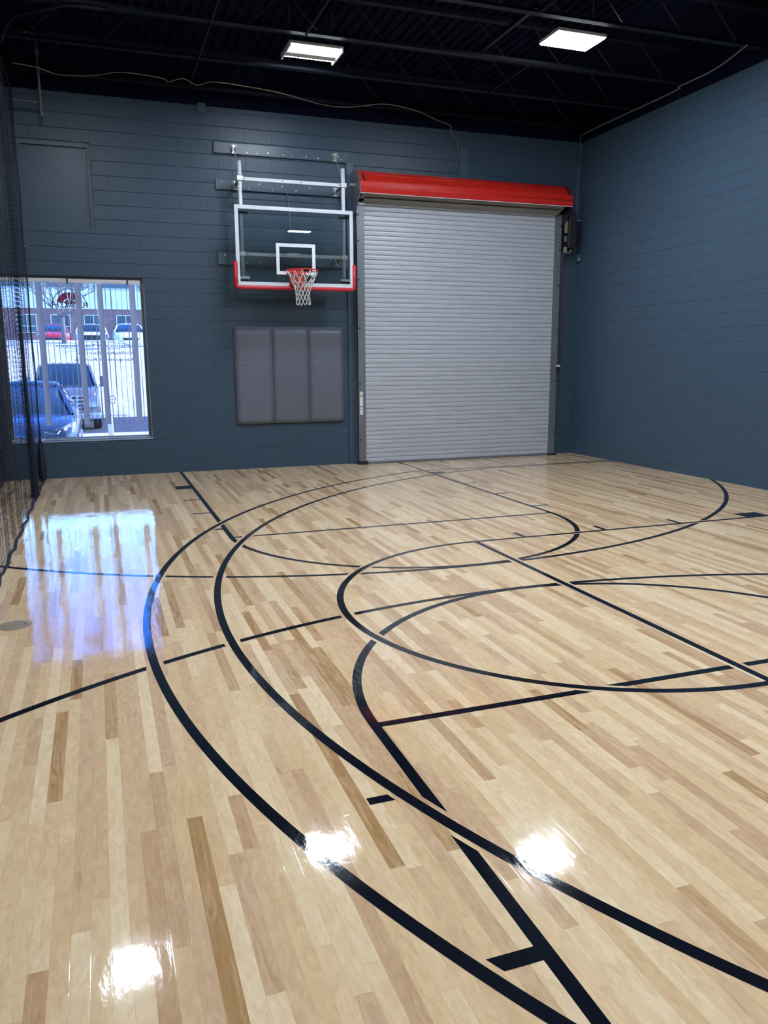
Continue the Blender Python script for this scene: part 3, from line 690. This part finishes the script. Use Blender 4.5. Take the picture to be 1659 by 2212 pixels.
text('Keep Knocking Reach', -3.35, 1.35, .075, M_['letterdark'], width=.85)
text('www.reachonline', -3.03, .895, .075, M_['letterwhite'], width=.90)
m = MB(); m.tube([(LX+.235*math.cos(a*PI/24), .1085, 2.56+.235*math.sin(a*PI/24)) for a in range(25)], .006, 5); m.build('logo_ring', M_['letterdark'], wn)
m = MB()
for a0, a1, r0, r1 in ((15,80,.10,.185),(100,165,.10,.185),(84,97,.07,.185),(25,75,.02,.085),(105,155,.02,.085)):
    k = 10; vs = []; fs = []
    for i in range(k+1):
        a = math.radians(a0+(a1-a0)*i/k); vs += [(LX+r0*math.cos(a), .1082, 2.56+r0*math.sin(a)), (LX+r1*math.cos(a), .1082, 2.56+r1*math.sin(a))]
    for i in range(k): fs.append((2*i, 2*i+1, 2*i+3, 2*i+2))
    m.add(vs, fs)
m.each('logo_ball', M_['letterred'], wn, fix=False)
m = MB()
for i in range(7): m.bar((LX-.20+i*.055, .1082, 2.42), (LX-.12+i*.055, .1082, 2.47), .02, .001)
m.each('logo_stripe', M_['letterdark'], wn)
m = MB().tube([(-2.78+.042*math.cos(a*PI/12), .1085, 1.16+.06*math.sin(a*PI/12)) for a in range(24)], .005, 5, closed=True); m.tube([(-2.82,.1085,1.16),(-2.74,.1085,1.16)], .004, 5); m.build('social_icon', M_['letterdark'], wn)

bl = empty('vertical_blind', (0,0,0), label='vertical window blind with pale vanes, mostly turned edge-on', cat='blind')
hr = MB().box(WX0+.04, WX1-.04, -.0, .05, 2.875, 2.93).build('headrail', M_['fixture'], bl, bevel=.004)
for x in (-2.46, -3.30): MB().box(x-.012, x+.012, -.004, .0, 2.865, 2.935).build('rail_clip', M_['dark'], hr)
xs = [WX0+.075+i*.0765 for i in range(25)]
wide = {min(range(25), key=lambda i: abs(xs[i]-t)) for t in (-3.71, -3.18, -2.85, -2.385)}
for i, x in enumerate(xs):
    a = math.radians(12+random.uniform(-10,12)) if i in wide else math.radians(90 + random.uniform(-12, 5) - math.degrees(math.atan2(x+2.98, 12.95)))
    tw = random.uniform(-.10, .10) if i not in wide else .06
    vs = []; fs = []; nz = 14
    for k in range(nz+1):
        z = .795+(2.87-.795)*k/nz; aa = a + tw*(1-k/nz)*1.0 + (0 if i in wide else .05*math.sin(k*.9+i))
        for u in (-1, -.5, 0, .5, 1):
            cx_ = .0445*u; dep = .005*(1-u*u)
            vs.append((x+cx_*math.cos(aa)-dep*math.sin(aa), .025+cx_*math.sin(aa)*.95+dep*math.cos(aa), z))
    for k in range(nz):
        for q in range(4): b_ = k*5+q; fs.append((b_, b_+1, b_+6, b_+5))
    v = MB().add(vs, fs).build('vane', M_['vane'], bl, smooth=True, fix=False)

# ---------------------------------------------------------------- black netting
NX = -3.835; cell = .055
def net_path():
    """plan positions of the vertical cords"""
    pts = []; y = -14.4; k = 0
    while y < -1.95:
        fold = .028*math.sin(2*PI*y/.72)+.012*math.sin(2*PI*y/.31+1)
        pts.append((NX+fold*min(1, (y+14.4)/1+.3), y)); y += cell*(.93); k += 1
    for i in range(34):       # gathered bunch
        pts.append((NX-.01+.032*math.sin(i*2.2)+.01*math.sin(i*5), -1.93+i*.011))
    y = -1.53
    while y < -.24:
        pts.append((NX+.02*math.sin(y*9), y)); y += cell*.9
    return pts
NP = net_path(); ztop = 5.42; rows = int((ztop-.03)/cell)
nt_ = empty('sports_net', (NX, -7.2, 0), label='black divider netting hanging along the left side of the court', cat='net')
def NPos(i, z):
    x, y = NP[i]
    y2 = y + .006*math.sin(z*3+i*.4); s = .013*math.sin(2*PI*y/.36) + .006*math.sin(y*23+z*2)
    return Vector((x-NX+.012*math.sin(z*1.3+y*2), y2+7.2, min(max(z+s, .02), ztop)))
m = MB()
for r in range(rows+1):
    z = .03+r*cell
    m.tube([NPos(i, z) for i in range(0, len(NP), 1 if r >= 0 else 2)], .0017, 3, cap=False)
m.build('net_rows', M_['lednet'], nt_, fix=False, smooth=True)['kind'] = 'stuff'
m = MB()
for i in range(0, len(NP), 2):
    m.tube([NPos(i, .03+r*cell*2) for r in range(rows//2+1)], .0014, 3, cap=False)
m.build('net_columns', M_['lednet'], nt_, fix=False, smooth=True)['kind'] = 'stuff'
m = MB().tube([((NP[i][0]-NX)*.35+.01, NP[i][1]+7.2, .016+.006*math.sin(i*.7)) for i in range(0, len(NP), 2)], .013, 7); m.build('bottom_rope', M_['lednet'], nt_, smooth=True)
m = MB().tube([(0, -14.4+7.2, ztop), (0, -.1+7.2, ztop)], .012, 7); m.build('top_rope', M_['lednet'], nt_)
m = MB().tube([(.01+.006*math.sin(z*.9), -.22+7.2+.02*math.sin(z*.7), z*.18) for z in range(1, 31)], .010, 7); m.build('end_rope', M_['lednet'], nt_)
m = MB(); zz = [0.01,.06,.2,.35,.5,.6,.66]; rr = [.035,.048,.052,.045,.034,.02,.011]
rings = []
for z, r in zip(zz, rr): rings.append([((r*(1+.25*math.sin(k*2.5)))*math.cos(2*PI*k/18), -.24+7.2+(r*(1+.25*math.sin(k*2.5)))*math.sin(2*PI*k/18)*1.2, z) for k in range(18)])
m.loft(rings); m.build('gathered_tail', M_['lednet'], nt_, smooth=True)
m = MB(); rings = []
for z, r in zip([.015,.05,.3,.7,1.2,1.9,2.4], [.05,.05,.035,.028,.022,.016,.01]): rings.append([(-.01+r*(1+.3*math.sin(k*2.1+z*3))*math.cos(2*PI*k/16), -1.75+7.2+r*2.2*(1+.3*math.sin(k*2.1+z*3))*math.sin(2*PI*k/16), z) for k in range(16)])
m.loft(rings); m.build('gathered_bunch', M_['lednet'], nt_, smooth=True)
for z, lab in ((.59,'at window sill height'),(3.35,'below the boarded window'),(4.72,'beside the boarded window')):
    tag(MB().tube([(NX+.02,-.16,z),(NX+.05,-.05,z+.005),(NX+.05,0,z+.005)], .008, 6).build('net_clip', M_['zinc']), 'small metal clip holding the net edge '+lab, 'clip')
# post left of the window
tag(MB().box(LW, -4.255, -.06, 0, 0, 3.1).build('corner_post', pm('post_paint', (.035,.045,.075), .5), bevel=.004), 'dark painted post left of the window behind the netting', 'post')
fp = MB(); fp.disc((-3.612,-7.31,.002), .103, .004, 'z', 48); tag(fp.build('floor_plate', M_['brass'], bevel=.001), 'round brass cover plate set in the floor by the netting', 'floor plate')
fpo = bpy.data.objects['floor_plate']; MB().disc((-3.552,-7.30,.0045), .006, .002, 'z', 12).build('screw', M_['dark'], fpo)

# ---------------------------------------------------------------- outside
GZ = -.35
M_['conc'] = pm('pale_concrete', (.55,.54,.52), .9, vary=.1, vscale=2); M_['asph'] = pm('asphalt', (.045,.05,.06), .9, vary=.15, vscale=3)
M_['gravel'] = pm('dry_grass_bank', (.52,.47,.40), 1, vary=.35, vscale=2.2, bump=.05, bscale=5)
M_['brick'] = None
def brickmat():
    m, nt, N, L = newmat('red_brick'); o = N('OutputMaterial'); b = N('BsdfPrincipled'); L(b.outputs[0], o.inputs[0]); b.inputs['Roughness'].default_value = .85
    tc = N('TexCoord'); s = N('SeparateXYZ'); c_ = N('CombineXYZ'); L(tc.outputs['Object'], s.inputs[0]); L(s.outputs[0], c_.inputs[0]); L(s.outputs[2], c_.inputs[1])
    t = N('TexBrick'); L(c_.outputs[0], t.inputs[0]); t.inputs['Scale'].default_value = 4; t.inputs['Color1'].default_value = (.40,.17,.14,1); t.inputs['Color2'].default_value = (.32,.12,.10,1); t.inputs['Mortar'].default_value = (.35,.28,.25,1)
    L(t.outputs[0], b.inputs['Base Color']); return m
M_['brick'] = brickmat()
def ground(name, x0, x1, prof, mat, lab):
    vs = []; fs = []
    for y, z in prof: vs += [(x0, y, z), (x1, y, z)]
    for i in range(len(prof)-1): fs.append((2*i, 2*i+1, 2*i+3, 2*i+2))
    o = MB().add(vs, fs).build(name, mat, fix=False); return tag(o, lab, 'ground', kind='structure')
ground('sidewalk', -30, 30, [(.2,GZ), (12.3,GZ)], M_['conc'], 'bright sunlit concrete outside the window')
ground('parking_lot', -30, 30, [(12.3,GZ-.005), (19.5,GZ-.005)], M_['asph'], 'dark asphalt behind the parked truck')
ground('grass_bank', -30, 30, [(19.5,GZ-.01), (20.5,.1), (24,1.1), (28,2.2), (31,2.82), (32,2.84), (33,2.72), (35,2.35)], M_['gravel'], 'bleached dry bank rising behind the truck')
ground('upper_lot', -30, 30, [(35,2.35), (60,2.35)], M_['asph'], 'upper parking lot in front of the brick building')
# brick building
bd = empty('brick_building', (0,47,2.0), label='red brick building with white upper band across the road', cat='building')
MB().box(-25, 20, 0, 8, 0, 3.32).build('brick_wall', M_['brick'], bd)
MB().box(-25.1, 20.1, -.1, 8, 3.32, 4.55).build('white_band', pm('white_cladding', (.75,.75,.74), .7), bd)
M_['darkglass'] = pm('dark_window_glass', (.03,.06,.10), .08)
up = MB().box(-25, 20, 0, 8, 4.55, 7.2).build('upper_wall', pm('upper_cladding', (.5,.52,.55), .7), bd)
for i in range(14): MB().box(-24.4+i*3.1, -22.1+i*3.1, -.03, 0, 4.75, 6.6).build('upper_window', M_['darkglass'], bd)
M_['wht'] = pm('white_window_trim', (.75,.77,.78), .6)
for i in range(13):
    x0 = -22.6+i*2.12
    wf_ = MB(); wf_.box(x0, x0+1.18, -.06, -.03, 1.72, 2.9).build('window_bay', M_['darkglass'], bd)
    t = MB()
    for z in (1.70, 2.12, 2.88): t.box(x0-.03, x0+1.21, -.09, -.05, z, z+.05)
    for x in (x0-.04, x0+1.17, x0+.57): t.box(x, x+.045, -.088, -.05, 1.7, 2.93)
    t.build('window_trim', M_['wht'], bd)

CARP = {}
def car(name, loc, lab, cat, body, kind='suv', L=4.6, W=1.84, H=1.65, group=None):
    """front faces -y; origin on the ground under the nose"""
    t = empty(name, loc, 0, label=lab, cat=cat, group=group); bm = pm(name+'_paint', body, .22, coat=.6, vary=.03)
    h = W/2
    gnd = .22
    if kind == 'truck':   # y, halfwidth, bottom, top
        st = [(.0,.86,.45,1.05), (.10,.95,.40,1.22), (.35,1,.35,1.30), (1.45,1,.33,1.36), (1.65,1,.33,1.38), (3.6,1,.33,1.38), (3.7,1,.35,1.32), (L-.2,1,.35,1.32), (L,.97,.45,1.25)]
        gh = [(1.42,.90,1.34,1.36), (2.0,.80,1.34,H-.03), (2.3,.78,1.34,H), (3.3,.78,1.34,H), (3.62,.84,1.34,H-.06), (3.68,.88,1.34,1.36)]
    elif kind == 'pickup':
        st = [(.0,.84,.38,.80), (.10,.94,.34,.98), (.4,1,.3,1.06), (1.4,1,.3,1.13), (1.6,1,.3,1.15), (3.2,1,.3,1.15), (3.3,1,.32,1.10), (L-.2,1,.32,1.10), (L,.97,.4,1.05)]
        gh = [(1.35,.9,1.10,1.12), (1.95,.78,1.1,H-.03), (2.3,.76,1.1,H), (2.9,.76,1.1,H-.02), (3.22,.84,1.1,1.12)]
    else:
        st = [(.0,.66,.40,.78), (.05,.80,.28,.88), (.18,.91,.22,.96), (.45,.97,.2,1.03), (1.0,.99,.2,1.10), (1.35,1,.2,1.14), (2.3,1,.2,1.17), (3.6,1,.2,1.18), (L-.25,.96,.22,1.15), (L,.84,.32,1.0)]
        gh = [(1.0,.90,1.06,1.11), (1.35,.84,1.1,1.30), (1.85,.72,1.12,H-.05), (2.3,.69,1.12,H), (3.4,.69,1.12,H-.02), (4.1,.76,1.12,H-.14), (L-.12,.86,1.12,1.16)]
    def ring(y, w, b, tp):
        return [(x*h*w, y, z) for x, z in ((-.90,b),(-1,b+.12),(-1.0,b+(tp-b)*.55),(-.975,tp-.09),(-.90,tp-.015),(-.45,tp+.012),(0,tp+.018),(.45,tp+.012),(.90,tp-.015),(.975,tp-.09),(1.0,b+(tp-b)*.55),(1,b+.12),(.90,b))]
    bo = MB().loft([ring(*s) for s in st]).build('body', bm, t, smooth=True, bevel=0)
    def gring(y, w, b, tp):
        k = tp-b; return [(x*h*w, y, z) for x, z in ((-1.04,b),(-1.0+.0,b+k*.5),(-.93,b+k*.90),(-.84,b+k*.985),(-.4,tp+.01),(0,tp+.014),(.4,tp+.01),(.84,b+k*.985),(.93,b+k*.90),(1.0,b+k*.5),(1.04,b))]
    MB().loft([gring(*s) for s in gh]).build('cabin', M_['carglass'], t, smooth=True)
    # roof skin and pillars over the glass
    rf = MB(); top = [g_ for g_ in gh if g_[3] > H-.10]
    rings = []
    for y, w, b, tp in top: rings.append([(x*h*w, y, z) for x, z in ((-.93,tp-.075),(-.85,tp-.0),(-.4,tp+.022),(0,tp+.027),(.4,tp+.022),(.85,tp-.0),(.93,tp-.075),(.9,tp-.10),(-.9,tp-.10))])
    rf.loft(rings); rf.build('roof', bm, t, smooth=True)
    pil = MB(); a, b_ = gh[0], [g_ for g_ in gh if g_[3] > H-.10][0]
    for s in (-1, 1): pil.bar((s*h*a[1]*1.0, a[0]-.02, a[2]+.02), (s*h*b_[1]*.92, b_[0]-.02, b_[3]-.04), .07, .05)
    pil.each('pillar', bm, t)
    fz = st[1][3]
    for s in (-1, 1):
        if kind == 'suv':
            hl = MB(); rr_ = []
            for k, (u, yy_, z0, z1) in enumerate([(.50,.05,.73,.81), (.62,.045,.69,.86), (.76,.09,.67,.90), (.88,.20,.72,.96), (.965,.42,.80,1.0)]):
                rr_.append([(s*h*u, yy_-.012, z0), (s*h*u, yy_-.012, z1), (s*h*u*.98, yy_+.06, z1), (s*h*u*.98, yy_+.06, z0)])
            hl.loft(rr_); hlo = hl.build('headlight', M_['lamp'], t)
            MB().bar((s*h*.60, .025, .72), (s*h*.70, .035, .84), .03, .02).build('light_strip', M_['lampw'], hlo)
            MB().bar((s*h*.86, .16, .74), (s*h*.95, .34, .95), .035, .02).build('light_strip', M_['lampw'], hlo)
        else:
            z0 = .72 if kind == 'truck' else .68
            MB().box(s*h*.80-.13, s*h*.80+.13, -.035, .10, z0, z0+.28).build('headlight', M_['lamp'], t, bevel=.02)
        if L == 4.5 or L == 4.7 or L == 5.4: pass
        mz = (1.30 if kind == 'truck' else 1.06); mw_ = .22 if kind == 'truck' else .1
        if loc[1] < 30: MB().box(s*(h+.14)-mw_/2, s*(h+.14)+mw_/2, 1.55, 1.68, mz, mz+(.34 if kind == 'truck' else .16)).build('wing_mirror', bm, t, bevel=.02)
        for yw in ((.92, L-1.0) if kind == 'suv' else (.95, L-1.25)):
            wr_ = .36 if kind != 'truck' else .42
            wh = MB().disc((s*(h-.12), yw, wr_), wr_, .24, 'x', 28).build('wheel', M_['dark'], t, bevel=.03)
            MB().disc((s*(h+.005), yw, wr_), wr_*.62, .02, 'x', 20).build('hub', M_['zinc'], wh)
    if kind == 'truck':
        gr = MB().box(-.58, .58, -.05, .05, .58, 1.08).build('grille', M_['zinc'], t, bevel=.02)
        s_ = MB()
        for k in range(4):
            for q in range(6): s_.box(-.52+q*.18, -.39+q*.18, -.056, -.045, .63+k*.115, .70+k*.115)
        s_.each('grille_slot', M_['dark'], gr)
        MB().box(-h, h, -.14, .08, .36, .55).build('bumper', M_['zinc'], t, bevel=.04)
        MB().tube(smooth_path([(-.3,-.16,.40),(-.25,-.18,.50),(.1,-.18,.52),(.35,-.17,.44),(.30,-.16,.38)]), .02, 8).build('tow_loop', M_['zinc'], t)
        m_ = MB()
        for k in range(5): m_.box(-.55+k*.235, -.39+k*.235, 2.02, 2.12, H-.02, H+.03)
        m_.each('cab_light', pm('amber_lens', (.75,.62,.40), .3), t)
    else:
        gr = MB().box(-.42*h/.92, .42*h/.92, -.01 if kind == 'suv' else -.03, .08, .52 if kind == 'suv' else .62, .74 if kind == 'suv' else .90).build('grille', M_['dark'], t, bevel=.02)
        MB().box(-h*.80, h*.80, -.03, .12, .27 if kind == 'suv' else .38, .40 if kind == 'suv' else .58).build('bumper', bm if kind == 'suv' else M_['zinc'], t, bevel=.03)
        MB().box(-.16, .16, -.045, -.02, .47, .60).build('number_plate', M_['sticker'], t)
    return t
M_['carglass'] = pm('car_glass', (.02,.035,.05), .05, vary=.02); M_['lamp'] = pm('headlamp_lens', (.35,.38,.42), .08, metal=.5); M_['lampw'] = pm('lamp_white', (.85,.88,.92), .3)
car('parked_suv', (-4.38, 2.95, GZ), 'dark blue car parked nose to the window outside', 'car', (.02,.035,.07), 'suv', 4.6, 1.98, 1.68)
car('pickup_truck', (-3.95, 13.3, GZ), 'grey heavy pickup truck with cab lights facing the window', 'truck', (.12,.12,.13), 'truck', 6.0, 2.03, 2.04)
car('far_car', (-5.15, 36, 2.35), 'red car parked on top of the bank beyond the window', 'car', (.5,.02,.025), 'suv', 4.5, 1.8, 1.55)
car('far_pickup', (-3.10, 36.5, 2.35), 'white pickup parked on the bank between the red car and the white suv', 'car', (.75,.76,.76), 'pickup', 5.4, 1.9, 1.6)
car('far_suv', (-1.0, 36, 2.35), 'white suv parked on the bank at the right of the window view', 'car', (.75,.76,.76), 'suv', 4.7, 1.9, 1.62)
# trees and pole
def tree(name, x, y, z, h, lab, seed):
    random.seed(seed); m = MB()
    def br(p, d, l, r, n):
        q = p + d*l*.5 + Vector((random.uniform(-.04,.04),)*3)*l; e = q + (d+Vector((random.uniform(-.15,.15), random.uniform(-.15,.15), .08))).normalized()*l*.5
        m.tube([p, q, e], [r, r*.85, r*.68], 5)
        if n == 0: return
        for k in range(3 if n > 1 else 4):
            a = random.uniform(0, 2*PI); s = random.uniform(.35, .75)
            nd = (d + Vector((math.cos(a)*s, math.sin(a)*s, random.uniform(-.05,.25)))).normalized()
            br(e if k else q.lerp(e, .6), nd, l*random.uniform(.62,.8), r*.6, n-1)
    m.tube([(0,0,-.4),(0,0,h*.28)], [.13,.10], 8)
    for k in range(5):
        a = k*1.26+.3; br(Vector((0,0,h*.26)), Vector((math.cos(a)*.75, math.sin(a)*.75, .8)).normalized(), h*.2, .05, 4)
    o = m.build(name, pm('bark', (.16,.14,.13), .9), smooth=True, loc=(x,y,z), fix=False); return tag(o, lab, 'tree')
tree('bare_tree', -4.38, 30.2, 2.66, 4.6, 'leafless tree in front of the brick building, seen through the window', 3)
tree('bare_tree', .75, 29.2, 2.45, 5.0, 'leafless tree at the right side of the window view', 11)
random.seed(5)
tag(MB().tube([(-2.72,9.6,GZ),(-2.86,9.6,8)], .075, 10).build('light_pole', pm('pale_pole', (.7,.7,.7), .6), smooth=True), 'pale slender pole standing outside behind the blind', 'pole')

# ---------------------------------------------------------------- sun and sky
sun = bpy.data.lights.new('sun', 'SUN'); sun.energy = 9; sun.angle = .01; sun.color = (.93,.97,1.0)
so = bpy.data.objects.new('sun', sun); COL.objects.link(so); dr = Vector((-.80, .10, -.62)).normalized(); so.rotation_euler = dr.to_track_quat('-Z', 'Y').to_euler()
wd = bpy.data.worlds.new('sky'); SC.world = wd; wd.use_nodes = True; nt = wd.node_tree; nt.nodes.clear()
o = nt.nodes.new('ShaderNodeOutputWorld'); b = nt.nodes.new('ShaderNodeBackground'); tc = nt.nodes.new('ShaderNodeTexCoord'); s = nt.nodes.new('ShaderNodeSeparateXYZ'); cr = nt.nodes.new('ShaderNodeValToRGB')
nt.links.new(tc.outputs['Generated'], s.inputs[0]); nt.links.new(s.outputs[2], cr.inputs[0]); nt.links.new(cr.outputs[0], b.inputs[0]); nt.links.new(b.outputs[0], o.inputs[0])
e = cr.color_ramp; e.elements[0].position = 0; e.elements[0].color = (.42,.78,1,1); e.elements[1].position = 1; e.elements[1].color = (.05,.16,.55,1)
for p, c_ in ((.16,(.36,.74,1,1)), (.22,(.13,.42,1,1)), (.31,(.045,.22,1,1)), (.5,(.03,.14,.85,1))):
    q = e.elements.new(p); q.color = c_
b.inputs[1].default_value = 5.2
